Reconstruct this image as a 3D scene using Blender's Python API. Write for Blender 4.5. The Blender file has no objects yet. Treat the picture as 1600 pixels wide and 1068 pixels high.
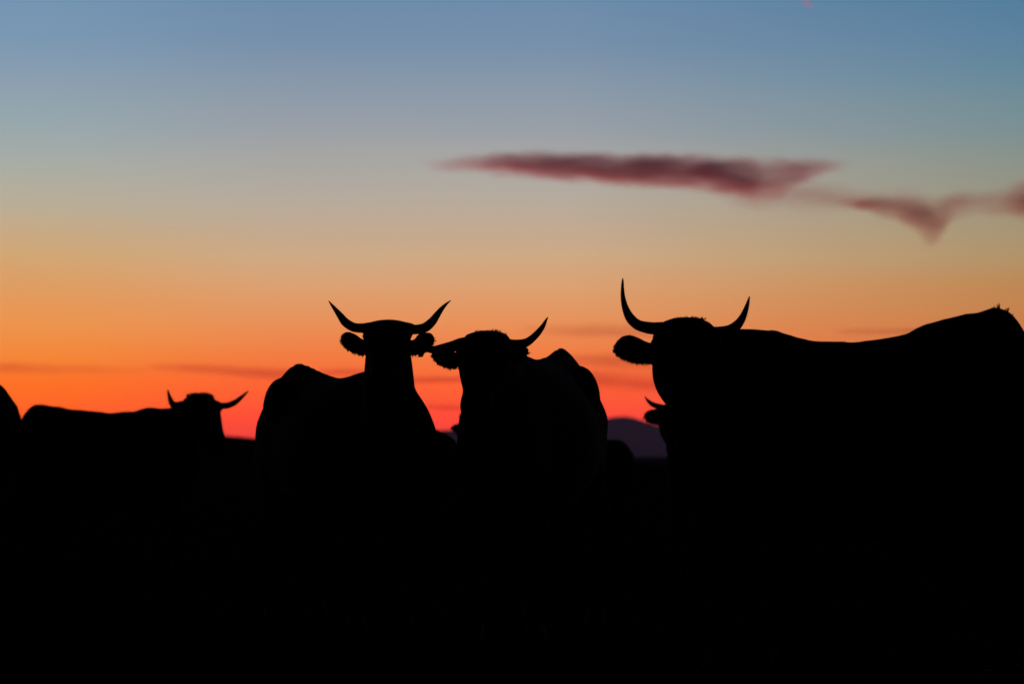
import bpy, bmesh, math, random
from mathutils import Vector, Matrix, noise

random.seed(7)
scene = bpy.context.scene
COL = scene.collection
PI = math.pi

# ------------------------------------------------------------------ camera
EYE = 0.95                      # crouching photographer
FPX = 1600 * 100 / 36.0         # focal length in pixels of the 1600 px wide photograph
HORIZON = 718.0
AIR = 0.000036                  # scattering of the evening air per metre
TILT = math.atan((HORIZON - 534.0) / FPX)
cam_data = bpy.data.cameras.new("camera")
cam = bpy.data.objects.new("camera", cam_data)
COL.objects.link(cam)
cam.location = (0, 0, EYE)
cam.rotation_euler = (PI / 2 + TILT, 0, 0)
cam_data.lens = 100
cam_data.sensor_width = 36
cam_data.clip_start = 0.5
cam_data.clip_end = 120000
cam_data.dof.use_dof = True
cam_data.dof.focus_distance = 14.2
cam_data.dof.aperture_fstop = 3.2
scene.camera = cam

CT, ST = math.cos(TILT), math.sin(TILT)
def at(px, py, Y):
    """point of the scene at distance Y seen at pixel (px, py) of the photograph"""
    a = (px - 800.0) / FPX; b = (534.0 - py) / FPX
    d = Vector((a, CT - b * ST, ST + b * CT))
    return Vector((0, 0, EYE)) + d * (Y / d.y)

def lin(c):
    return tuple(((v / 255.0) / 12.92 if v / 255.0 <= 0.04045 else ((v / 255.0 + 0.055) / 1.055) ** 2.4) for v in c)

# ------------------------------------------------------------------ sky (dusk, sun just set)
world = bpy.data.worlds.new("World")
scene.world = world
world.use_nodes = True
nt = world.node_tree
nt.nodes.clear()
N = nt.nodes.new; L = nt.links.new
def math_node(tree, op, a, b=None, clamp=False):
    n = tree.nodes.new('ShaderNodeMath'); n.operation = op; n.use_clamp = clamp
    for i, v in enumerate((a, b)):
        if v is None: continue
        if isinstance(v, (int, float)): n.inputs[i].default_value = v
        else: tree.links.new(v, n.inputs[i])
    return n.outputs[0]
def map_range(tree, v, a, b, c, d, kind='SMOOTHSTEP'):
    n = tree.nodes.new('ShaderNodeMapRange'); n.interpolation_type = kind
    tree.links.new(v, n.inputs[0])
    for i, x in enumerate((a, b, c, d)): n.inputs[i + 1].default_value = x
    return n.outputs[0]
tc = N('ShaderNodeTexCoord')
sep = N('ShaderNodeSeparateXYZ'); L(tc.outputs['Generated'], sep.inputs[0])
SX, SY, SZ = sep.outputs
ZMAX = 0.175
def elev(y): return math.sin(TILT + math.atan((534.0 - y) / FPX))
# gentle large-scale unevenness of the air, in sky directions
nz = N('ShaderNodeTexNoise'); mp = N('ShaderNodeMapping')
mp.inputs['Scale'].default_value = (6, 6, 60)
L(tc.outputs['Generated'], mp.inputs['Vector']); L(mp.outputs[0], nz.inputs['Vector'])
nz.inputs['Scale'].default_value = 1.0; nz.inputs['Detail'].default_value = 3
wob = math_node(nt, 'MULTIPLY', math_node(nt, 'SUBTRACT', nz.outputs[0], 0.5), 0.006)
zz = math_node(nt, 'DIVIDE', math_node(nt, 'ADD', SZ, wob), ZMAX, clamp=True)
def ramp(stops):
    r = N('ShaderNodeValToRGB'); r.color_ramp.interpolation = 'LINEAR'
    pts = sorted([(elev(y) / ZMAX, lin(c)) for y, c in stops])
    e = r.color_ramp.elements
    while len(e) < len(pts): e.new(0.5)
    for k, (p, c) in enumerate(pts):
        e[k].position = min(max(p, 0), 1); e[k].color = (*c, 1)
    L(zz, r.inputs[0])
    return r.outputs[0]
SKY_L = [(0,(113,148,177)),(65,(121,151,178)),(130,(137,158,175)),(200,(151,167,172)),(260,(166,172,165)),(330,(187,173,147)),
         (400,(208,166,116)),(450,(221,157,96)),(500,(235,148,76)),(550,(243,135,50)),(600,(252,112,18)),(640,(255,95,6)),(680,(255,68,12)),(718,(225,45,30))]
SKY_C = [(0,(107,139,171)),(65,(118,143,170)),(130,(135,152,169)),(200,(152,159,167)),(250,(167,166,162)),(300,(179,170,158)),(350,(191,169,145)),
         (400,(206,169,131)),(450,(220,159,110)),(500,(231,145,87)),(550,(241,124,60)),(600,(252,98,40)),(650,(255,70,38)),(718,(215,50,50))]
SKY_R = [(0,(82,125,155)),(65,(90,130,159)),(130,(102,137,154)),(200,(120,143,148)),(260,(138,146,136)),(330,(157,148,124)),
         (370,(166,148,114)),(400,(175,147,106)),(450,(189,136,82)),(500,(200,126,70)),(560,(214,108,56)),(620,(232,84,60)),(680,(220,65,60)),(718,(190,50,60))]
rl, rc, rr = ramp(SKY_L), ramp(SKY_C), ramp(SKY_R)
def mixc(f, a, b, mode='MIX'):
    m = N('ShaderNodeMix'); m.data_type = 'RGBA'; m.blend_type = mode
    if isinstance(f, (int, float)): m.inputs[0].default_value = f
    else: L(f, m.inputs[0])
    L(a, m.inputs[6])
    if isinstance(b, tuple): m.inputs[7].default_value = (*b, 1)
    else: L(b, m.inputs[7])
    return m.outputs[2]
c1 = mixc(map_range(nt, SX, -0.17, -0.07, 0, 1, 'SMOOTHSTEP'), rl, rc)
c2 = mixc(map_range(nt, SX, 0.02, 0.175, 0, 1, 'LINEAR'), c1, rr)
# above the afterglow the sky falls to deep dusk blue, and away from the sunset it is darker still
c3 = mixc(map_range(nt, SZ, 0.158, 0.34, 0, 1), c2, lin((30, 43, 68)))
c4 = mixc(map_range(nt, SY, 0.93, 0.45, 0, 1), c3, lin((17, 22, 38)))
# the afterglow is brighter outside the air we look through
path = math_node(nt, 'MINIMUM', math_node(nt, 'DIVIDE', 420.0, math_node(nt, 'MAXIMUM', SZ, 0.004)), 31000.0)
gain = math_node(nt, 'EXPONENT', math_node(nt, 'MULTIPLY', path, AIR))
vm = N('ShaderNodeVectorMath'); vm.operation = 'SCALE'; L(c4, vm.inputs[0]); L(gain, vm.inputs['Scale'])
bg = N('ShaderNodeBackground'); L(vm.outputs[0], bg.inputs[0]); bg.inputs[1].default_value = 1.0
wo = N('ShaderNodeOutputWorld'); L(bg.outputs[0], wo.inputs[0])

# the sun has set: it only still reaches the high clouds, from beyond and below the horizon
sun_data = bpy.data.lights.new("sun", 'SUN')
sun = bpy.data.objects.new("sun", sun_data); COL.objects.link(sun)
SUN_EL, SUN_AZ = math.radians(-5), math.radians(-18)     # azimuth left of the view axis
sd = Vector((math.sin(SUN_AZ) * math.cos(SUN_EL), math.cos(SUN_AZ) * math.cos(SUN_EL), math.sin(SUN_EL)))
sun.rotation_euler = sd.to_track_quat('Z', 'Y').to_euler()
sun.location = sd * 50
sun_data.energy = 0.45
sun_data.color = (1.0, 0.25, 0.17)
sun_data.angle = math.radians(0.5)

scene.view_settings.view_transform = 'Standard'
scene.view_settings.look = 'None'
scene.view_settings.exposure = 0
scene.view_settings.gamma = 1
scene.cycles.use_denoising = True
scene.cycles.volume_bounces = 1
scene.cycles.max_bounces = 6

# ------------------------------------------------------------------ materials
def principled(name, color, rough=0.9, noise_scale=8, color2=None, bump=0.3, spec=0.2, stretch=(1, 1, 1)):
    m = bpy.data.materials.new(name); m.use_nodes = True
    t = m.node_tree; p = t.nodes['Principled BSDF']
    p.inputs['Roughness'].default_value = rough
    p.inputs['Specular IOR Level'].default_value = spec
    tco = t.nodes.new('ShaderNodeTexCoord'); mpp = t.nodes.new('ShaderNodeMapping')
    mpp.inputs['Scale'].default_value = stretch
    t.links.new(tco.outputs['Object'], mpp.inputs[0])
    n = t.nodes.new('ShaderNodeTexNoise'); n.inputs['Scale'].default_value = noise_scale; n.inputs['Detail'].default_value = 6
    t.links.new(mpp.outputs[0], n.inputs['Vector'])
    mx = t.nodes.new('ShaderNodeMix'); mx.data_type = 'RGBA'
    t.links.new(n.outputs[0], mx.inputs[0])
    mx.inputs[6].default_value = (*color, 1); mx.inputs[7].default_value = (*(color2 or [c * 1.8 for c in color]), 1)
    t.links.new(mx.outputs[2], p.inputs['Base Color'])
    b = t.nodes.new('ShaderNodeBump'); b.inputs['Strength'].default_value = bump; b.inputs['Distance'].default_value = 0.02
    t.links.new(n.outputs[0], b.inputs['Height']); t.links.new(b.outputs[0], p.inputs['Normal'])
    return m
M_COAT = principled("black_coat", (0.010, 0.008, 0.007), 0.95, 30, (0.02, 0.015, 0.012), 0.4, 0.05, (1, 1, 3))
M_HAIR = principled("dark_hair", (0.010, 0.008, 0.006), 0.95, 60, (0.02, 0.015, 0.01), 0.2, 0.05)
M_HORN = principled("dark_horn", (0.03, 0.026, 0.02), 0.75, 14, (0.06, 0.05, 0.04), 0.3, 0.15, (1, 1, 6))
M_HOOF = principled("dark_hoof", (0.015, 0.013, 0.011), 0.8, 20, None, 0.3, 0.1)
M_EYE = principled("dark_eye", (0.004, 0.003, 0.003), 0.5, 20, None, 0.0, 0.1)
M_TAG = principled("ear_tag_plastic", (0.05, 0.04, 0.01), 0.9, 10, None, 0.05, 0.05)
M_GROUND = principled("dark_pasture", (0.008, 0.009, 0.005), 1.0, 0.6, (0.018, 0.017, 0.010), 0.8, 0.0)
M_MOUNT = principled("far_mountain_rock", (0.05, 0.055, 0.04), 1.0, 0.002, (0.09, 0.085, 0.07), 0.0, 0.0)

def tag(o, label=None, cat=None, group=None, kind=None):
    if label: o['label'] = label
    if cat: o['category'] = cat
    if group: o['group'] = group
    if kind: o['kind'] = kind
    return o
def obj(name, bm, mat, parent=None, smooth=True):
    bmesh.ops.recalc_face_normals(bm, faces=bm.faces)
    me = bpy.data.meshes.new(name); bm.to_mesh(me); bm.free()
    if smooth: me.polygons.foreach_set('use_smooth', [True] * len(me.polygons))
    o = bpy.data.objects.new(name, me); COL.objects.link(o)
    if mat: me.materials.append(mat)
    if parent: o.parent = parent
    return o

# ------------------------------------------------------------------ shape helpers
def loft(bm, secs, n=20, power=2.0, roof=None):
    """secs: (centre, side vector, up vector); closed tube with rounded-off ends"""
    rings = []
    for c, u, v, *rf in secs:
        r = []; top_pw = rf[0] if rf else roof
        for k in range(n):
            a = 2 * PI * k / n; ca, sa = math.cos(a), math.sin(a)
            pw = top_pw if (top_pw and sa > 0) else power      # roof: exponent of the upper half
            f = (abs(ca) ** pw + abs(sa) ** pw) ** (-1 / pw)
            r.append(bm.verts.new(Vector(c) + Vector(u) * ca * f + Vector(v) * sa * f))
        rings.append(r)
    for a, b in zip(rings, rings[1:]):
        for k in range(n):
            bm.faces.new((a[k], a[(k + 1) % n], b[(k + 1) % n], b[k]))
    bm.faces.new(list(reversed(rings[0]))); bm.faces.new(rings[-1])
def spline(pts, k=5):
    """Catmull-Rom through tuples of numbers"""
    P = [Vector(p) if not isinstance(p, Vector) else p for p in pts]
    P = [tuple(p) for p in P]
    Q = [tuple(2 * a - b for a, b in zip(P[0], P[1]))] + P + [tuple(2 * a - b for a, b in zip(P[-1], P[-2]))]
    out = []
    for i in range(1, len(Q) - 2):
        for s in range(k):
            t = s / k
            out.append(tuple(0.5 * (2 * b + (c - a) * t + (2 * a - 5 * b + 4 * c - d) * t * t + (3 * b - a - 3 * c + d) * t ** 3)
                             for a, b, c, d in zip(Q[i - 1], Q[i], Q[i + 1], Q[i + 2])))
    out.append(P[-1])
    return out
def tube(bm, pts, k=4, n=14, flat=None):
    """pts: list of (x,y,z,r)"""
    S = spline([tuple(p) for p in pts], k)
    secs = []; side = None
    for i, p in enumerate(S):
        a = Vector(S[max(i - 1, 0)][:3]); b = Vector(S[min(i + 1, len(S) - 1)][:3])
        t = (b - a).normalized()
        if side is None:
            side = t.orthogonal().normalized()
        side = (side - t * side.dot(t)).normalized()
        up = t.cross(side)
        r = max(p[3], 0.0006)
        secs.append((Vector(p[:3]), side * r, up * r))
    loft(bm, secs, n)
def ball(bm, c, r, rot=None):
    m = Matrix.Translation(Vector(c)) @ (rot or Matrix.Identity(4)) @ Matrix.Diagonal((r[0], r[1], r[2], 1))
    bmesh.ops.create_icosphere(bm, subdivisions=3, radius=1, matrix=m)
def spike(bm, base, d, length, r, droop=0.0, side=Vector((1, 0, 0))):
    d = Vector(d).normalized()
    n = 4; prev = None; rings = []
    u = d.orthogonal().normalized(); v = d.cross(u)
    for i in range(3):
        f = i / 3
        c = Vector(base) + d * length * f + side * droop * length * f * f
        rr = r * (1 - f) ** 0.8
        rings.append([bm.verts.new(c + (u * math.cos(k * PI / 2) + v * math.sin(k * PI / 2)) * rr) for k in range(n)])
    tip = bm.verts.new(Vector(base) + d * length + side * droop * length)
    for a, b in zip(rings, rings[1:]):
        for k in range(n): bm.faces.new((a[k], a[(k + 1) % n], b[(k + 1) % n], b[k]))
    for k in range(n): bm.faces.new((rings[-1][k], rings[-1][(k + 1) % n], tip))
    bm.faces.new(list(reversed(rings[0])))

def remeshed(bm, voxel):
    """one continuous surface out of overlapping closed shapes"""
    bmesh.ops.recalc_face_normals(bm, faces=bm.faces)
    me = bpy.data.meshes.new('tmp'); bm.to_mesh(me); bm.free()
    o = bpy.data.objects.new('tmp', me); COL.objects.link(o)
    r = o.modifiers.new('r', 'REMESH'); r.mode = 'VOXEL'; r.voxel_size = voxel
    s = o.modifiers.new('s', 'SMOOTH'); s.factor = 0.5; s.iterations = 9
    dg = bpy.context.evaluated_depsgraph_get()
    out = bpy.data.meshes.new_from_object(o.evaluated_get(dg))
    bpy.data.objects.remove(o); bpy.data.meshes.remove(me)
    b2 = bmesh.new(); b2.from_mesh(out); bpy.data.meshes.remove(out)
    return b2

# ------------------------------------------------------------------ the land
def smoothstep(a, b, x):
    t = min(max((x - a) / (b - a), 0), 1); return t * t * (3 - 2 * t)
def land(x, y):
    r = math.hypot(x, y)
    h = 0.035 * noise.noise(Vector((x * 0.15, y * 0.15, 0))) * smoothstep(4, 12, r)
    # low rise on the left, some 400 m away
    rise = 4.2 + (-38 - x) * 0.09
    rise = max(0.0, 9.0 * math.tanh(max(rise, 0) / 9.0)) * 1.07
    h += rise * math.exp(-((y - 400) / 130.0) ** 2) * 1
    if r > 1200:                                   # low swells added to fade the mountain's foot to dark in steps
        h += 5.0 * math.exp(-((r - 2600) / 450.0) ** 2) * (0.75 + 0.9 * noise.noise(Vector((x * 0.006, 0, 2))))
        h += 20.0 * math.exp(-((r - 7000) / 1100.0) ** 2) * (0.7 + 0.8 * noise.noise(Vector((x * 0.0018, 0, 7))))
    h += 0.10 * smoothstep(30, 120, r) * noise.noise(Vector((x * 0.02, y * 0.02, 5))) * (1 - smoothstep(300, 900, r))
    return h
bm = bmesh.new()
R = 30000.0
radii = [0.0]; r = 0.8
while r < R: radii.append(r); r *= 1.09
radii.append(R)
angs = []
a = 0.0
while a < 360 - 1e-6:
    angs.append(a); d = abs(((a - 90 + 180) % 360) - 180)
    a += 0.25 if d < 20 else (1.0 if d < 60 else 4.0)
prev = None; c0 = bm.verts.new((0, 0, land(0, 0)))
for r in radii[1:]:
    ring = []
    for a in angs:
        x, y = r * math.cos(math.radians(a)), r * math.sin(math.radians(a))
        ring.append(bm.verts.new((x, y, land(x, y))))
    n = len(ring)
    for k in range(n):
        if prev is None: bm.faces.new((c0, ring[k], ring[(k + 1) % n]))
        else: bm.faces.new((prev[k], ring[k], ring[(k + 1) % n], prev[(k + 1) % n]))
    prev = ring
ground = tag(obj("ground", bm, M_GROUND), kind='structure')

# far mountain range, 20 km off
prof = [(-900,712),(-500,706),(0,702),(300,694),(500,683),(600,677),(660,673),(710,670.5),(780,668),(860,664),(915,659),(945,653.5),(962,650.2),(980,649.6),
        (993,653),(1008,658),(1030,664),(1070,672),(1120,676),(1200,684),(1300,680),(1400,690),(1600,698),(2000,706),(2500,716)]
def prof_at(px):
    for (a, ya), (b, yb) in zip(prof, prof[1:]):
        if a <= px <= b: return ya + (yb - ya) * (px - a) / (b - a)
    return 716
bm = bmesh.new(); MY = 20000.0
cols = []
for i in range(0, 341):
    px = -900 + i * 10; X = (px - 800) / FPX * MY
    y = (prof_at(px - 8) + prof_at(px) * 2 + prof_at(px + 8)) / 4
    top = (HORIZON - y) / FPX * MY
    col_ = []
    for j in range(-8, 9):
        t = j / 8.0
        Y = MY + t * 2600
        f = (1 - abs(t)) ** 1.25
        h = top * f + (1 - abs(t)) * abs(t) * 140 * (noise.noise(Vector((X * 0.0012, Y * 0.0012, 3))))
        if j == 0: h = top + 3 * noise.noise(Vector((X * 0.004, 0, 9)))
        col_.append(bm.verts.new((X, Y, max(h, 0) - (1.0 if abs(j) == 8 else 0))))
    cols.append(col_)
for a, b in zip(cols, cols[1:]):
    for k in range(len(a) - 1): bm.faces.new((a[k], a[k + 1], b[k + 1], b[k]))
mount = tag(obj("mountain", bm, M_MOUNT), kind='structure')

# the air: closed box round camera, ground and mountains, below the clouds
bm = bmesh.new()
bmesh.ops.create_cube(bm, size=1)
for v in bm.verts:
    v.co = Vector((v.co.x * 62000, v.co.y * 62000, -2.0 if v.co.z < 0 else 420.0))
haze = tag(obj("haze", bm, None, smooth=False), kind='stuff')
m = bpy.data.materials.new("evening_air"); m.use_nodes = True
t = m.node_tree; t.nodes.clear()
pv = t.nodes.new('ShaderNodeVolumePrincipled'); ou = t.nodes.new('ShaderNodeOutputMaterial')
pv.inputs['Color'].default_value = (0.80, 0.59, 0.97, 1); pv.inputs['Density'].default_value = AIR
pv.inputs['Anisotropy'].default_value = 0.35
t.links.new(pv.outputs[0], ou.inputs['Volume'])
haze.data.materials.append(m)

# ------------------------------------------------------------------ clouds
def cloud(name, rows, Y, ry, density, color, aniso, label, seed, amount=0.6, stretch=(1, 1, 1), warp=(0, 0), veil=None):
    """rows: (px, top, bottom[, thickness]); a soft body of drifting vapour ry metres deep either way"""
    k_ = Y / 8000.0                                 # the numbers below are for 8 km; keep the look at any distance
    ry *= k_; density /= k_; warp = tuple(v * k_ for v in warp); stretch = tuple(v / k_ for v in stretch)
    P = [(at(r_[0], r_[1], Y), at(r_[0], r_[2], Y)) for r_ in rows]
    dens = [r_[3] if len(r_) > 3 else 1.0 for r_ in rows]
    x0, x1 = P[0][0].x, P[-1][0].x
    cz = sum((a.z + b.z) / 2 for a, b in P) / len(P); cx = (x0 + x1) / 2
    zs = [((a.z + b.z) / 2 - cz, max((a.z - b.z) / 2, 0.5)) for a, b in P]
    W = x1 - x0; H = max(max(abs(z) + h for z, h in zs), 1) * 1.02
    K = 80; bm = bmesh.new(); secs = []
    xs = [(a.x - cx) for a, b in P]
    def interp(x, j):
        for k in range(len(xs) - 1):
            if xs[k] <= x <= xs[k + 1] + 1e-6:
                f = (x - xs[k]) / (xs[k + 1] - xs[k])
                return zs[k][j] * (1 - f) + zs[k + 1][j] * f
        return zs[-1][j]
    for i in range(K + 1):
        x = -W / 2 + W * i / K
        zc, h = interp(x, 0), interp(x, 1)
        e = math.sqrt(max(0.004, 1 - abs(2 * i / K - 1) ** 6))
        secs.append((Vector((x, 0, zc)), Vector((0, ry * (0.35 + 0.65 * e), 0)), Vector((0, 0, h * 1.15 + warp[1] * 0.35))))
    loft(bm, secs, 24)
    m = bpy.data.materials.new(name + "_vapour"); m.use_nodes = True
    t = m.node_tree; t.nodes.clear()
    ou = t.nodes.new('ShaderNodeOutputMaterial'); pv = t.nodes.new('ShaderNodeVolumePrincipled')
    pv.inputs['Color'].default_value = (*color, 1); pv.inputs['Anisotropy'].default_value = aniso
    if veil: pv.inputs['Absorption Color'].default_value = (*veil, 1)
    tco = t.nodes.new('ShaderNodeTexCoord'); sp = t.nodes.new('ShaderNodeSeparateXYZ')
    t.links.new(tco.outputs['Object'], sp.inputs[0])
    def vnoise(off, sc_, detail, rough=0.55):
        n_ = t.nodes.new('ShaderNodeTexNoise'); mm = t.nodes.new('ShaderNodeMapping')
        mm.inputs['Scale'].default_value = sc_; mm.inputs['Location'].default_value = (off, off * 2, off * 0.7)
        t.links.new(tco.outputs['Object'], mm.inputs[0]); t.links.new(mm.outputs[0], n_.inputs['Vector'])
        n_.inputs['Scale'].default_value = 1.0; n_.inputs['Detail'].default_value = detail; n_.inputs['Roughness'].default_value = rough
        return math_node(t, 'SUBTRACT', n_.outputs[0], 0.5)
    X, Zc = sp.outputs[0], sp.outputs[2]
    if warp[1]:
        X = math_node(t, 'ADD', X, math_node(t, 'MULTIPLY', vnoise(seed + 4, tuple(v * 0.8 for v in stretch), 3), warp[0] * 2))
        Zc = math_node(t, 'ADD', Zc, math_node(t, 'MULTIPLY', vnoise(seed + 8, (stretch[0] * 1.6, stretch[1], stretch[2] * 0.5), 4), warp[1] * 2))
    u = math_node(t, 'ADD', math_node(t, 'DIVIDE', X, W), 0.5)
    def curve(vals, lo, hi):
        fc = t.nodes.new('ShaderNodeFloatCurve'); c = fc.mapping.curves[0]
        pts = [((x + W / 2) / W, (v - lo) / (hi - lo)) for x, v in zip(xs, vals)]
        while len(c.points) < len(pts): c.points.new(0.5, 0.5)
        for k, (a, b) in enumerate(pts): c.points[k].location = (a, b); c.points[k].handle_type = 'AUTO_CLAMPED'
        fc.mapping.update(); t.links.new(u, fc.inputs['Value'])
        return math_node(t, 'ADD', math_node(t, 'MULTIPLY', fc.outputs[0], hi - lo), lo)
    zc = curve([z for z, h in zs], -H, H); hh = curve([h for z, h in zs], 0.0, H); dd = curve(dens, 0.0, 1.0)
    q = math_node(t, 'DIVIDE', math_node(t, 'SUBTRACT', Zc, zc), hh)
    w = math_node(t, 'DIVIDE', sp.outputs[1], ry)
    d = math_node(t, 'SUBTRACT', math_node(t, 'SUBTRACT', 1.0, math_node(t, 'MULTIPLY', q, q)), math_node(t, 'MULTIPLY', w, w))
    d = math_node(t, 'POWER', math_node(t, 'MAXIMUM', d, 0), 1.5)
    nn = math_node(t, 'MAXIMUM', math_node(t, 'ADD', 1.0, math_node(t, 'MULTIPLY', vnoise(seed, stretch, 4), amount * 4)), 0.03)
    ends = math_node(t, 'MULTIPLY', map_range(t, u, 0, 0.1, 0, 1), map_range(t, u, 1.0, 0.9, 0, 1))
    d = math_node(t, 'MULTIPLY', math_node(t, 'MULTIPLY', math_node(t, 'MULTIPLY', d, nn), math_node(t, 'MULTIPLY', ends, dd)), density)
    t.links.new(d, pv.inputs['Density'])
    t.links.new(pv.outputs[0], ou.inputs['Volume'])
    o = obj(name, bm, m)
    o.location = (cx, Y, cz)
    tag(o, label, 'cloud')
    return o

MAIN = [(640,254,268,.04),(690,246,269,.12),(740,239,272,.3),(790,234,279,.6),(850,232,284,.9),(910,233,289,1),(970,234,295,1),(1030,235,300,1),
        (1090,236,305,1),(1140,238,311,.95),(1180,240,319,.8),(1210,241,322,.5),(1235,242,304,.5),(1265,243,286,.35),(1300,245,274,.2),(1345,248,268,.05)]
cloud("cloud", MAIN, 26000, 95, 0.027, (0.90, 0.90, 1.0), 0.35,
      "long dark mauve cloud with a red underside, high in the middle of the sky", 3.1, 0.65, (0.008, 0.014, 0.034), (85, 20))
SECOND = [(1295,309,322,.15),(1330,306,328,.6),(1365,304,338,1),(1395,302,348,1),(1420,300,360,1),(1442,298,374,.9),(1460,297,392,.7),(1474,296,366,.6),(1495,294,346,.5),
          (1530,292,342,.45),(1565,288,342,.5),(1595,276,350,.9),(1640,262,366,1),(1720,266,360,1),(1820,290,330,.5)]
cloud("cloud", SECOND, 26000, 80, 0.0155, (0.66, 0.64, 0.56), 0.45,
      "brownish cloud with a hanging tip at the right edge of the sky", 9.4, 0.7, (0.009, 0.012, 0.022), (45, 18))
cloud("cloud_veil", [(1100,285,300,.3),(1180,280,335,.8),(1260,276,338,1),(1330,284,336,1),(1390,290,320,.6),(1450,290,305,.2)], 27000, 60, 0.005, (0.66, 0.62, 0.56), 0.4,
      "faint veil of cloud joining the long mauve cloud and the brownish one", 5.5, 0.8, (0.006, 0.01, 0.02), (60, 20))
STREAKS = [([(-140,562,574),(-60,560,586),(40,563,587),(110,565,588,.8),(180,568,588,.5),(245,572,586,.2)], 0.010, "thin dark streak of cloud low at the left edge of the sky"),
           ([(225,566,582,.2),(270,565,585,.6),(330,566,588),(390,569,594),(445,572,597),(500,576,594,.5)], 0.016, "thin dark streak of cloud above the upturned horn tip of the cow on the left"),
           ([(495,574,590),(530,572,591),(565,571,592),(610,573,593),(650,577,590)], 0.014, "short dark streak of cloud left of the neck of the cow with both horns raised"),
           ([(600,592,596),(650,586,600),(700,585,600),(760,586,600),(820,590,596)], 0.020, "short dark streak of cloud seen between the two middle cows"),
           ([(810,506,524,.3),(880,502,529,.7),(940,500,532),(1010,502,534),(1080,506,528)], 0.010, "pale mauve streak of cloud below the tall left horn of the big cow"),
           ([(850,552,570,.4),(910,548,576),(960,547,581),(1020,548,583),(1090,554,578)], 0.012, "dusky streak of cloud level with the furry ear of the big cow"),
           ([(850,580,600,.4),(920,573,611),(970,575,614),(1030,578,618),(1100,586,608)], 0.016, "broad dusky streak of cloud just above the small horn and low mountain"),
           ([(640,633,638),(700,628,645),(770,630,648),(850,636,640)], 0.012, "faint red-brown streak of cloud low between the two middle cows"),
           ([(1300,516,519),(1360,512,524),(1420,511,523),(1500,514,518)], 0.012, "faint streak of cloud over the hollow of the big cow's back")]
for i, (rows, den, lab) in enumerate(STREAKS):
    cloud("cloud_streak", rows, 16000, 75, den * 0.5, (0.40, 0.32, 0.30), 0.3, lab, 20 + i * 3.7, 0.6, (0.005, 0.008, 0.04), (60, 5), (0.9, 0.12, 0.10))['group'] = 'low streaks of cloud over the horizon'
cloud("cloud", [(1254,1.5,2.5),(1257,-0.5,6.5),(1261,1,10),(1265,4,12.5),(1269,8,11.5)], 26000, 14, 0.05, (1.0, 0.85, 0.95), 0.6,  # unidentified pink speck, modelled as a small puff of vapour
      "tiny unidentified pink speck at the top edge of the sky", 1.2, 0.3, (0.02, 0.02, 0.02))

# ------------------------------------------------------------------ cattle
# (x along the spine, top, bottom, half width) of a standing cow; x = 0 at the withers, +x towards the head
TORSO = [(-1.60,1.22,0.98,0.08),(-1.56,1.34,0.84,0.17),(-1.46,1.41,0.76,0.23),(-1.30,1.45,0.70,0.265),(-1.14,1.44,0.66,0.285),
         (-0.95,1.39,0.62,0.31),(-0.70,1.345,0.57,0.35),(-0.45,1.335,0.56,0.35),(-0.20,1.37,0.58,0.29),(0.0,1.39,0.60,0.245),
         (0.18,1.36,0.62,0.225),(0.34,1.26,0.68,0.19),(0.44,1.12,0.78,0.12)]

# the same with a fuller, rounder rump
ROUND = [(-1.60,1.10,0.90,0.08),(-1.59,1.25,0.84,0.15),(-1.54,1.38,0.78,0.21),(-1.44,1.45,0.72,0.25),(-1.28,1.455,0.70,0.265)] + TORSO[4:]

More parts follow.
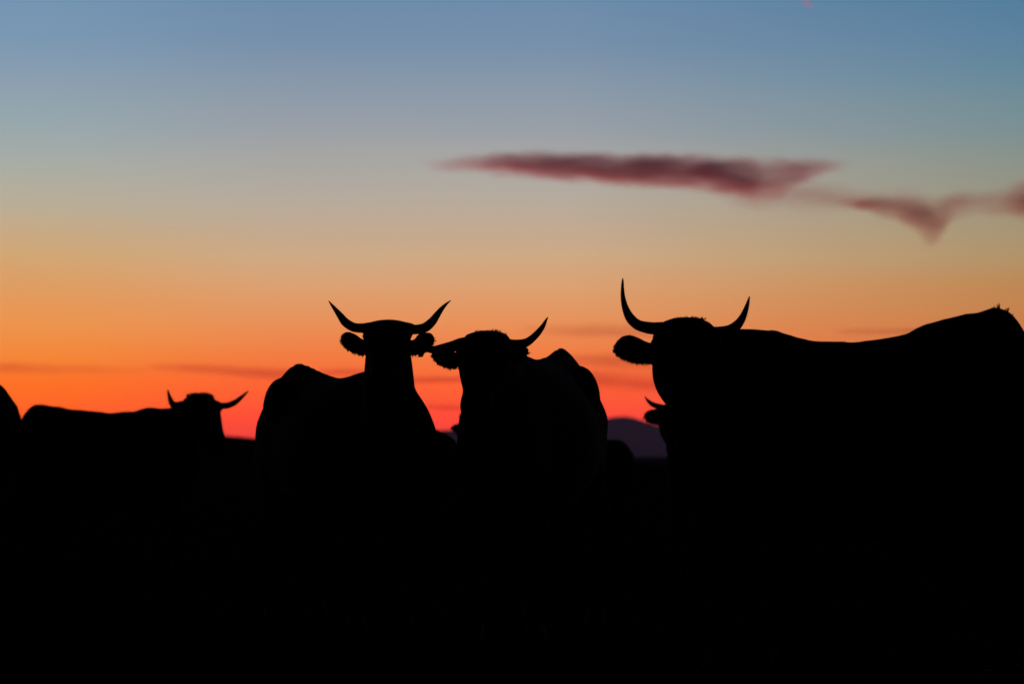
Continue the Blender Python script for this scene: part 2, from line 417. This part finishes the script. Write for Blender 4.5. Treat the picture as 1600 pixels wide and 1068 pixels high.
def cow(label, pos, heading, s, poll, face, horns=(), ears=(), tufts=(), torso=None, hips=0.035, roll=0.0, neck_w=1.0,
        voxel=0.018, head_s=1.0, roof=1.6, hook=1.0, hip_w=1.0, hook_pos=None, tent=None, nape=(), neck_base=1.0, topline=None, eartag=None, rump_tuft=(), group='cattle standing in the dusk pasture', cat='cow',
        dome=(0.14, 0.05), wscale=1.0, name='cow', crest=0.0, jowl=1.0, tail=True):
    """pos: ground point under the withers; heading: compass of the nose (0 = +x, radians);
       poll: world point on top of the head; face: world direction poll -> muzzle"""
    root = bpy.data.objects.new(name, None); COL.objects.link(root)
    root.location = pos; root.rotation_euler = (0, 0, heading)
    root.empty_display_size = 0.3
    tag(root, label, cat, group)
    MW = Matrix.Translation(Vector(pos)) @ Matrix.Rotation(heading, 4, 'Z')
    IW = MW.inverted()
    bm = bmesh.new()
    T = [tuple(v) for v in (torso or TORSO)]
    if topline:                                    # back line of this animal, as heights along its spine
        tl = []
        for px, py in topline:
            lo, hi = -1.9, 0.6
            sg = 1 if (MW @ Vector((s, 0, 0))).x > (MW @ Vector((0, 0, 0))).x else -1
            for _ in range(40):
                mdl = (lo + hi) / 2; W3 = MW @ Vector((mdl * s, 0, 0))
                if ((800 + FPX * W3.x / W3.y) - px) * sg < 0: lo = mdl
                else: hi = mdl
            tl.append((lo, at(px, py, (MW @ Vector((lo * s, 0, 0))).y).z / s))
        tl.sort()
        def tz(x, z):
            if x <= tl[0][0] or x >= tl[-1][0]: return z
            for (a, za), (b, zb_) in zip(tl, tl[1:]):
                if a <= x <= b: return za + (zb_ - za) * (x - a) / (b - a)
        xs_ = sorted([t_[0] for t_ in T] + [a for a, z in tl])
        T2 = []
        for x in xs_:
            x = min(max(x, T[0][0]), T[-1][0])
            if T2 and x - T2[-1][0] < 0.03: continue
            for a_, b_ in zip(T, T[1:]):
                if a_[0] <= x <= b_[0]:
                    f_ = (x - a_[0]) / (b_[0] - a_[0]); q_ = [u + (v - u) * f_ for u, v in zip(a_, b_)]; break
            T2.append((x, tz(x, q_[1]), q_[2], q_[3]))
        T = T2
        print('TOP', label[:30], [(round(a, 2), round(z, 3)) for a, z in tl])
    T = spline([Vector(t_) if False else t_ for t_ in T], 3)
    secs = []
    for x, zt, zb, hw in T:
        secs.append((Vector((x, 0, (zt + zb) / 2)) * s, Vector((0, max(hw, 0.03) * s * wscale, 0)), Vector((0, 0, (zt - zb) / 2 * s)),
                     roof + (tent - roof) * smoothstep(-0.6, -1.05, x) if tent else roof))
    loft(bm, secs, 48, 2.25, roof)
    def topz(x):
        return min(T, key=lambda t_: abs(t_[0] - x))[1]
    # hook bones, tail head, shoulder blades
    for sy in (-1, 1):
        hy, hz = hook_pos or (0.05 + 0.075 * hook, 0.08 + 0.17 * hook)
        ball(bm, (-1.14 * s, sy * hy * s, (topz(-1.14) - hz - 0.065 * hook) * s), (0.17 * s, (0.05 + 0.06 * hook) * s, (0.08 + 0.125 * hook) * s))
        ball(bm, (-0.02 * s, sy * 0.11 * s, (topz(0) - 0.46) * s), (0.19 * s, 0.10 * s, 0.32 * s))
        ball(bm, (-1.34 * s, sy * 0.13 * s * hip_w, (topz(-1.3) - 0.50) * s), (0.22 * s, 0.13 * s * hip_w, 0.31 * s))
        # legs
        fx = 0.06 + 0.05 * sy
        tube(bm, [((fx) * s, sy * 0.125 * s, 0.84 * s, 0.11 * s), ((fx - 0.03) * s, sy * 0.145 * s, 0.66 * s, 0.085 * s), ((fx) * s, sy * 0.165 * s, 0.42 * s, 0.058 * s),
                  ((fx) * s, sy * 0.165 * s, 0.38 * s, 0.055 * s), ((fx) * s, sy * 0.165 * s, 0.22 * s, 0.036 * s), ((fx) * s, sy * 0.165 * s, 0.12 * s, 0.043 * s), ((fx + 0.03) * s, sy * 0.165 * s, 0.055 * s, 0.045 * s)])
        rx = -1.34 - 0.06 * sy
        tube(bm, [((rx + 0.06) * s, sy * 0.125 * s * hip_w, 1.0 * s, 0.14 * s * hip_w), ((rx + 0.16) * s, sy * 0.15 * s * hip_w, 0.76 * s, 0.12 * s * hip_w), ((rx + 0.04) * s, sy * 0.175 * s, 0.58 * s, 0.075 * s),
                  ((rx - 0.07) * s, sy * 0.165 * s, 0.47 * s, 0.058 * s), ((rx - 0.06) * s, sy * 0.16 * s, 0.28 * s, 0.038 * s), ((rx - 0.04) * s, sy * 0.16 * s, 0.13 * s, 0.043 * s), ((rx) * s, sy * 0.16 * s, 0.055 * s, 0.045 * s)])
    ball(bm, (-0.98 * s, 0, 0.55 * s), (0.17 * s, 0.13 * s, 0.12 * s))
    if tail:
        tz = topz(-1.56)
        tube(bm, [(-1.48 * s, 0, (tz - 0.01) * s, 0.04 * s), (-1.58 * s, 0, (tz - 0.07) * s, 0.034 * s), (-1.635 * s, 0, (tz - 0.25) * s, 0.026 * s),
                  (-1.64 * s, 0.01, 0.80 * s, 0.021 * s), (-1.62 * s, 0.01, 0.58 * s, 0.02 * s)])
    # head frame, in the cow's own space
    p = IW @ Vector(poll)
    F = (IW.to_3x3() @ Vector(face)).normalized()
    side = Vector((0, 0, 1)).cross(F)
    side = side.normalized() if side.length > 1e-3 else Vector((0, 1, 0))
    side = Matrix.Rotation(roll, 3, F) @ side
    U = F.cross(side).normalized()
    hs = head_s
    HEAD = [(-0.055,0.07,0.045,-0.11),(-0.03,0.105,0.075,-0.11),(0.03,0.122,0.10,-0.085),(0.10,0.124,0.12,-0.065),(0.17,0.125,0.13,-0.07),
            (0.24,0.112*jowl,0.135,-0.08),(0.31,0.094*jowl,0.118,-0.075),(0.38,0.078,0.095,-0.065),(0.44,0.074,0.08,-0.062),(0.49,0.080,0.074,-0.062),(0.53,0.074,0.06,-0.066),(0.555,0.045,0.035,-0.07)]
    loft(bm, [(p + F * t_ * hs + U * c * hs, side * w_ * hs, U * d_ * hs) for t_, w_, d_, c in spline(HEAD, 3)], 24, 2.3)
    Zl = Vector((0, 0, 1))
    # poll dome between the horns
    dw, dr = dome
    tube(bm, [(*(p + side * f * dw - Zl * (dr * e + drop) + F * 0.01), dr * e) for f, e, drop in
              ((-1.0, .68, .020), (-.85, .78, .016), (-.5, .92, .007), (0, 1, 0), (.5, .92, .007), (.85, .78, .016), (1.0, .68, .020))], 3, 16)
    # brow ridges
    for sy in (-1, 1):
        ball(bm, p + F * 0.15 * hs + side * sy * 0.095 * hs + U * 0.015 * hs, (0.035 * hs, 0.035 * hs, 0.045 * hs))
    # neck: throat and crest
    hb = p + F * 0.12 * hs - U * 0.12 * hs
    nb = Vector((0.10 * s, 0, (topz(0.05) - 0.36) * s)); mid = (hb * 0.55 + nb * 0.45) + Vector((0, 0, 0.03 + crest))
    def nsec(c, w_, h_, dirn):
        u_ = Vector((0, 0, 1)).cross(dirn).normalized()
        v_ = dirn.cross(u_).normalized()
        return (c, u_ * w_ * neck_w, v_ * h_)
    dn = (hb - nb).normalized()
    Ns = [nsec(nb - dn * 0.15, 0.215 * s * neck_base, 0.34 * s, dn), nsec(nb + dn * 0.05, 0.205 * s * neck_base, 0.325 * s, dn), nsec(mid * 0.5 + nb * 0.5, 0.17 * s * neck_base, 0.27 * s, dn),
          nsec(mid, 0.135 * s, 0.21 * s, dn), nsec(hb * 0.6 + mid * 0.4, 0.125 * s, 0.17 * s, dn), nsec(hb, 0.115 * s, 0.125 * s, dn), nsec(hb + dn * 0.04, 0.08 * s, 0.08 * s, dn)]
    loft(bm, Ns, 24, 2.1)
    if nape:                                       # top of the bent neck between withers and poll
        tube(bm, [(*(IW @ at(x, y, Y_)), r_) for x, y, r_, Y_ in nape], 3, 20)
    b2 = remeshed(bm, voxel)
    pm = MW @ p; Yp = pm.y
    mpp_ = Yp / FPX                       # metres per photo pixel at the head
    # ears: cupped leaves with a fringe of hair below
    for st in ears:
        st = list(st)
        S = spline([(x, a, b) for x, a, b in st], 4)
        secs = []
        for k, (x, a, b) in enumerate(S):
            f = k / (len(S) - 1)
            if b - a < 1.2: a, b = (a + b) / 2 - 0.6, (a + b) / 2 + 0.6
            yo = Yp + 0.07 + 0.03 * f
            A, B = IW @ at(x, a, yo), IW @ at(x, b, yo + 0.015)
            c = (A + B) / 2; v_ = (A - B) / 2
            th = IW.to_3x3() @ Vector((0, 1, 0)) * (0.035 * (1 - f) + 0.008)
            secs.append((c, th, v_))
        loft(b2, secs, 16, 2.0)
        dirx = 1 if st[-1][0] > st[0][0] else -1
        for k, (x, a, b) in enumerate(S):
            f = k / (len(S) - 1)
            for q in range(5):
                xx = x + random.uniform(-2, 2); ln = random.choice((1.5, 2.2, 3.0, 3.4, 5.5)) * random.uniform(.8, 1.25) * (1.15 - 0.75 * f) * mpp_
                base = IW @ at(xx, b - 1.0 - (0.6 if f > 0.8 else 0), Yp + 0.085 + random.uniform(-0.02, 0.02))
                dv = IW.to_3x3() @ Vector((dirx * random.uniform(-0.1, 0.7), random.uniform(-0.3, 0.3), -1))
                spike(b2, base, dv, ln + 1.2 * mpp_, random.uniform(0.5, 1.0) * mpp_)
            if f > 0.25:
                for q in range(2):
                    base = IW @ at(x + random.uniform(-1, 1), a + 0.8, Yp + 0.09)
                    dv = IW.to_3x3() @ Vector((dirx * random.uniform(0.3, 1.4), random.uniform(-0.3, 0.3), 1))
                    spike(b2, base, dv, random.uniform(1.2, 2.4) * mpp_, 0.6 * mpp_)
    # sparse guard hairs on the coat ridge
    body = obj("body", b2, M_COAT, root)
    for hpts in horns:
        hb_ = bmesh.new()
        P = []
        nH = len(hpts)
        for k, h_ in enumerate(hpts):
            x, y, r_ = h_[:3]; dy = h_[3] if len(h_) > 3 else 0.0
            w3 = IW @ at(x, y, Yp + 0.03 + dy)
            P.append((*w3, r_ * (Yp + dy) / FPX))
        tube(hb_, P, 5, 16)
        obj("horn", hb_, M_HORN, root)
    if tufts:
        tb = bmesh.new()
        for (x, y, dx, dy_, ln, n_) in tufts:     # px centre, spread, direction bias, length px, count
            for q in range(n_):
                xx = x + random.uniform(-dx, dx)
                base = IW @ at(xx, y + random.uniform(0.8, 3.0) + 2.4 * ((xx - x) / dx) ** 2, Yp + 0.02 + random.uniform(-0.05, 0.05))
                dv = IW.to_3x3() @ Vector((dy_ + random.uniform(-0.5, 0.5), random.uniform(-0.4, 0.4), random.uniform(0.35, 1.0)))
                spike(tb, base, dv, random.uniform(0.4, 1.0) * ln * mpp_ + 2.2 * mpp_, random.uniform(0.5, 1.1) * mpp_,
                      random.uniform(-0.25, 0.35), IW.to_3x3() @ Vector((1, 0, 0)))
        obj("forelock", tb, M_HAIR, root)
    for sy in (-1, 1):
        eb = bmesh.new(); ball(eb, p + F * 0.165 * hs + side * sy * 0.108 * hs + U * 0.005 * hs, (0.022 * hs,) * 3)
        obj("eye", eb, M_EYE, root)
    for x, y in ((0.06 + 0.05, 0.165), (0.06 - 0.05, -0.165), (-1.34 - 0.06, 0.16), (-1.34 + 0.06, -0.16)):
        hb_ = bmesh.new()
        x += 0.02
        for q in (-1, 1):
            loft(hb_, [(Vector((x - 0.005, y + q * 0.022, 0.07)) * s, Vector((0.042, 0, 0)) * s, Vector((0, 0.022, 0)) * s),
                       (Vector((x + 0.005, y + q * 0.024, 0.035)) * s, Vector((0.052, 0, 0)) * s, Vector((0, 0.026, 0)) * s),
                       (Vector((x + 0.015, y + q * 0.026, -0.004)) * s, Vector((0.058, 0, 0)) * s, Vector((0, 0.028, 0)) * s)], 14)
        obj("hoof", hb_, M_HOOF, root)
    if tail:
        sw = bmesh.new()
        for q in range(60):
            spike(sw, Vector((-1.62 * s + random.uniform(-.02, .02), 0.01 + random.uniform(-.02, .02), (0.62 + random.uniform(-.04, .04)) * s)),
                  (random.uniform(-.12, .12), random.uniform(-.12, .12), -1), random.uniform(.15, .3), .006)
        obj("tail_switch", sw, M_HAIR, root)
    if rump_tuft:
        tb = bmesh.new()
        for (x, y, ang, ln, r_, n_, Yr) in rump_tuft:
            for q in range(n_):
                base = IW @ at(x + random.uniform(-1.6, 1.6), y + 4, Yr + random.uniform(-.03, .03))
                a_ = ang + random.uniform(-.25, .25)
                dv = IW.to_3x3() @ Vector((math.sin(a_), random.uniform(-.1, .1), math.cos(a_)))
                spike(tb, base, dv, (ln * random.uniform(.6, 1) + 4) * Yr / FPX, r_ * Yr / FPX)
        obj("hair_tuft", tb, M_HAIR, root)
    if eartag:
        eb = bmesh.new()
        q = [IW @ at(x, y, Yp + 0.06) for x, y in eartag]
        th = IW.to_3x3() @ Vector((0, 0.003, 0))
        f0 = [eb.verts.new(v - th) for v in q]; f1 = [eb.verts.new(v + th) for v in q]
        eb.faces.new(f0); eb.faces.new(list(reversed(f1)))
        for k in range(len(q)): eb.faces.new((f0[k], f0[(k + 1) % len(q)], f1[(k + 1) % len(q)], f1[k]))
        obj("ear_tag", eb, M_TAG, root, smooth=False)
    return root

def gp(px, Y):
    """ground point under pixel column px at distance Y"""
    v = at(px, 700, Y); return Vector((v.x, Y, land(v.x, Y)))
def mod(T, **kw):
    return T
def shaped(tops=None, widths=None):
    """TORSO with some top heights / half widths replaced, keyed by x"""
    out = []
    for x, zt, zb, hw in TORSO:
        if tops and x in tops: zt = tops[x]
        if widths and x in widths: hw = widths[x]
        out.append((x, zt, zb, hw))
    return out

DEG = math.radians
# --- cow with both horns raised, left of the middle (C)
cow("black cow left of the middle gap, two evenly raised horns and an ear tag",
    gp(598.5, 15.9), DEG(-65), 1.04, at(606.5, 496.5, 15.5), (-0.02, -0.75, -0.66),
    horns=[[(582,511,8.5),(566,512.3,7.6),(552,510.8,7.2),(540,503.5,6.8),(532,493.5,5.4),(525,484.5,3.7),(519,477,2.2),(513.6,469.7,0.6)],
           [(636,514,8.5),(650,514.5,7.6),(664,511.5,7.6),(675,502.5,6.8),(683.5,491,5.1),(690.8,481.5,3.5),(697.5,474.6,2.1),(704.4,469,0.6)]],
    ears=[[(580,530,548),(571,530,553),(565,529,553.5),(558,524,552.5),(548,519,549),(540,519,543),(535,523,537.5),(532.5,527.5,532)],
          [(630,532,548),(640,531,552.5),(647,530,553.5),(653,523,552.5),(660,520,551),(668,519.5,548),(674.5,521.5,541),(679,528,533)]],
    eartag=[(656,547),(664.5,549),(660.5,557.5),(653,557.8)], dome=(0.15, 0.045), hook=0.9, hook_pos=(0.152, 0.205), hip_w=0.86, roof=1.8, tent=1.2, neck_base=0.82,
    torso=[(-1.60,1.22,0.98,0.06),(-1.56,1.36,0.84,0.13),(-1.46,1.44,0.76,0.20),(-1.30,1.475,0.70,0.24),(-1.14,1.46,0.66,0.265),
         (-0.95,1.42,0.62,0.285),(-0.70,1.375,0.57,0.32),(-0.45,1.375,0.56,0.32),(-0.20,1.40,0.58,0.26),(0.0,1.40,0.60,0.215),
         (0.18,1.36,0.62,0.20),(0.34,1.26,0.68,0.18),(0.44,1.12,0.78,0.12)])
# --- her neighbour, right of the middle (D)
cow("black cow with shaggy poll, its left horn touching the tagged ear of its neighbour",
    gp(794, 15.2), DEG(-103), 1.10, at(760.5, 513.5, 14.8), (-0.10, -0.75, -0.66),
    horns=[[(732,535,9.5,0),(720,537,9.5,0),(708,541,9,-.02),(694,544,8,-.05),(681,546,6.5,-.08),(670,545.5,5,-.1),(660,542,3,-.12),(655,537,0.7,-.13)],
           [(790,538,9.5),(802,539,9),(814,537.5,7.8),(824,534,6.6),(834,526.3,5.6),(842,517.8,4.8),(848.5,509,3.6),(852.5,501.5,2.2),(856,495,0.7)]],
    ears=[[(726,548,570),(716,550,573),(708,549.5,575.5),(698,547,574.5),(689,546,571),(682,547,566.5),(677,550,560),(674.5,553,556)],
          [(786,545,570),(798,546,570),(808,544,567),(816,542,562),(822,542.5,556),(825.5,546,551)]],
    tufts=[(751,517,10,-.2,3.2,26),(768,515.5,14,.6,3.0,50),(781,520,8,.8,4.0,24)], dome=(0.12, 0.05), head_s=1.1, hook=0.95, hook_pos=(0.122, 0.225), hip_w=0.85, roof=1.75, tent=1.2, neck_base=0.75,
    torso=[(-1.60,1.22,0.98,0.06),(-1.56,1.34,0.84,0.13),(-1.46,1.42,0.76,0.20),(-1.30,1.46,0.70,0.24),(-1.14,1.45,0.66,0.26),
         (-0.95,1.41,0.62,0.275),(-0.70,1.38,0.57,0.30),(-0.45,1.375,0.56,0.30),(-0.20,1.39,0.58,0.26),(0.0,1.39,0.60,0.215),
         (0.18,1.36,0.62,0.20),(0.34,1.26,0.68,0.17),(0.44,1.12,0.78,0.11)])
# --- the large cow on the right (E)
cow("largest black cow, side-on at the right, one tall horn over a big furry ear",
    gp(1195, 13.1), DEG(180 - 47), 1.04, at(1071.5, 492, 12.6), (-0.04, -0.72, -0.69), head_s=1.19, jowl=1.12, crest=0.0, voxel=0.02,
    topline=[(1165,514),(1201,513.5),(1217,517),(1243,525),(1272,531),(1306,532),(1340,533),(1380,528),(1427,518),(1442,508),(1458,502.5),(1506,490),(1532,487),(1550,480),(1574,483.5),(1587,495)],
    horns=[[(1040,513,11),(1024,513,10.2),(1010,511.2,9.3),(996,507,8.3),(985,497,7.6),(977.5,482,5.6),(973.7,466,3.9),(972.7,451,2.7),(973,440,1.8),(973,434.5,0.8)],
           [(1112,520,10),(1126,519,9.5),(1140,516,9),(1151,508.5,7.8),(1158.5,499,6.2),(1163.5,488.5,4.8),(1167.2,478,3.4),(1169.5,469.5,2.1),(1171,463,1.0)]],
    ears=[[(1036,534,563),(1024,534.5,566.5),(1015,535,567.5),(1004,531,567.5),(994,526,567),(984,523.5,564.5),(974,525,561),(966,531,556.5),(961,538,551.5),(959,543,547)],
          [(1112,536,560),(1130,538,566),(1150,534,566),(1168,536,560),(1176,544,552)]],
    tufts=[(1078,495,26,.1,1.6,60),(1090,497,10,.4,2.6,24)], dome=(0.112, 0.05), nape=[(1235,566,.12,13.15),(1195,556,.12,12.98),(1155,554.5,.12,12.82),(1110,550,.10,12.7)],
    rump_tuft=[(1547,483,.8,7,1.1,7,12.1),(1551,482,.5,8,1.0,4,12.1),(1560,480,.05,9,1.1,7,12.1),(1568,484,.5,6,.9,4,12.1),(1573.5,485,.4,8,1.0,6,12.1),(1579,491,.6,4,.8,4,12.1)])
# --- cow on the left, three quarter view (B)
cow("black cow at the left in side view with a bushy poll and thin upturned horns",
    gp(240, 24.3), DEG(-36), 0.98, at(312.5, 614.5, 24.0), (0.38, -0.62, -0.70), head_s=1.12,
    topline=[(45,639),(52.5,633.5),(65.6,631.7),(78.7,634.3),(92,635),(105,638.7),(149.6,642.7),(173,645.6),(191.6,643.5),(210,643.2),(231,636),(246.7,637.2),(262,636.6)],
    horns=[[(286,631,6),(277,633,6),(270,631,5.4),(266.5,624.5,4),(263.8,616,2.5),(262,608,0.9)],
           [(326,631,6),(340,633,5.3),(353.7,633.3,5.1),(366,629,4.6),(376,621.5,3.4),(383,615,2.1),(388.5,610.3,0.8)]],
    ears=[[(286,640,652),(277,640,655),(268,643,656),(262,648,653)]],
    tufts=[(303,616.3,11,-.1,4.6,130),(317,615.2,12,.2,4.2,150),(328,618.5,4,.4,4,50)], voxel=0.02,
    nape=[(240,656,.1,24.25),(255,655.5,.1,24.15),(270,655,.1,24.1),(285,654,.1,24.0)])
# --- rump entering the frame on the far left (A)
cow("rump of a black cow cut off by the left edge of the photo",
    gp(-350, 20.5), DEG(190), 1.06, at(-470, 600, 20.4), (-0.7, -0.3, -0.65),
    torso=ROUND, hook=0.7,  voxel=0.022)
# --- small horn and ear seen past the big cow's muzzle (F)
cow("distant black cow showing one small horn beside the big cow's throat",
    gp(1086, 23.0), DEG(-105), 0.92, at(1052, 628, 22.3), (0.0, -0.75, -0.66),
    horns=[[(1038,637,5),(1028,634.5,4.6),(1020,631.5,3.9),(1014,627,2.9),(1010,622.5,1.6),(1007,618.3,0.5)],
           [(1066,637,5),(1076,634.5,4.6),(1084,631.5,3.9),(1090,627,2.9),(1094,622.5,1.6),(1097,618.3,0.5)]],
    ears=[[(1042,641,662),(1032,640,662),(1024,639,661.5),(1016,640,659.5),(1010,643,656),(1006.5,648,652)],
          [(1062,641,662),(1072,640,662),(1080,639,661.5),(1088,640,659.5),(1094,643,656),(1097.5,648,652)]], voxel=0.022)
# --- ear behind the middle cow (G)
cow("almost hidden distant black cow, only an ear showing beside the shaggy cow's chest",
    gp(790, 27.5), DEG(-105), 0.92, at(739, 652, 26.5), (0.0, -0.75, -0.66),
    horns=[[(728,657,4),(722,656,3),(719,651,1.8),(719,646,0.5)],[(750,657,4),(757,656,3),(760,651,1.8),(760,646,0.5)]],
    ears=[[(732,664,680),(724,662,681),(718,661.5,680),(712,662.5,674),(708,665,670),(706.2,667,669)],
          [(748,664,680),(756,662,681),(762,661.5,680),(768,662.5,674),(772,665,670)]], voxel=0.024)
# --- grazing back behind the gap (H)
cow("distant black cow seen as a low back between the two middle cows",
    gp(664, 31.0), DEG(8), 0.95, at(706, 700, 30.8), (0.75, -0.1, -0.66),
    ears=[[(700,692,698),(704,687.5,692.5),(707,687,690),(709.5,687,688.2)]], voxel=0.026)
# --- rump behind the middle pair, over the mountain (I)
cow("rounded rump of a distant black cow, low in front of the mountain",
    gp(794, 29.0), DEG(190), 0.81, torso=ROUND, face=(-0.6, -0.2, -0.7), poll=at(725, 690, 28.6), voxel=0.026)
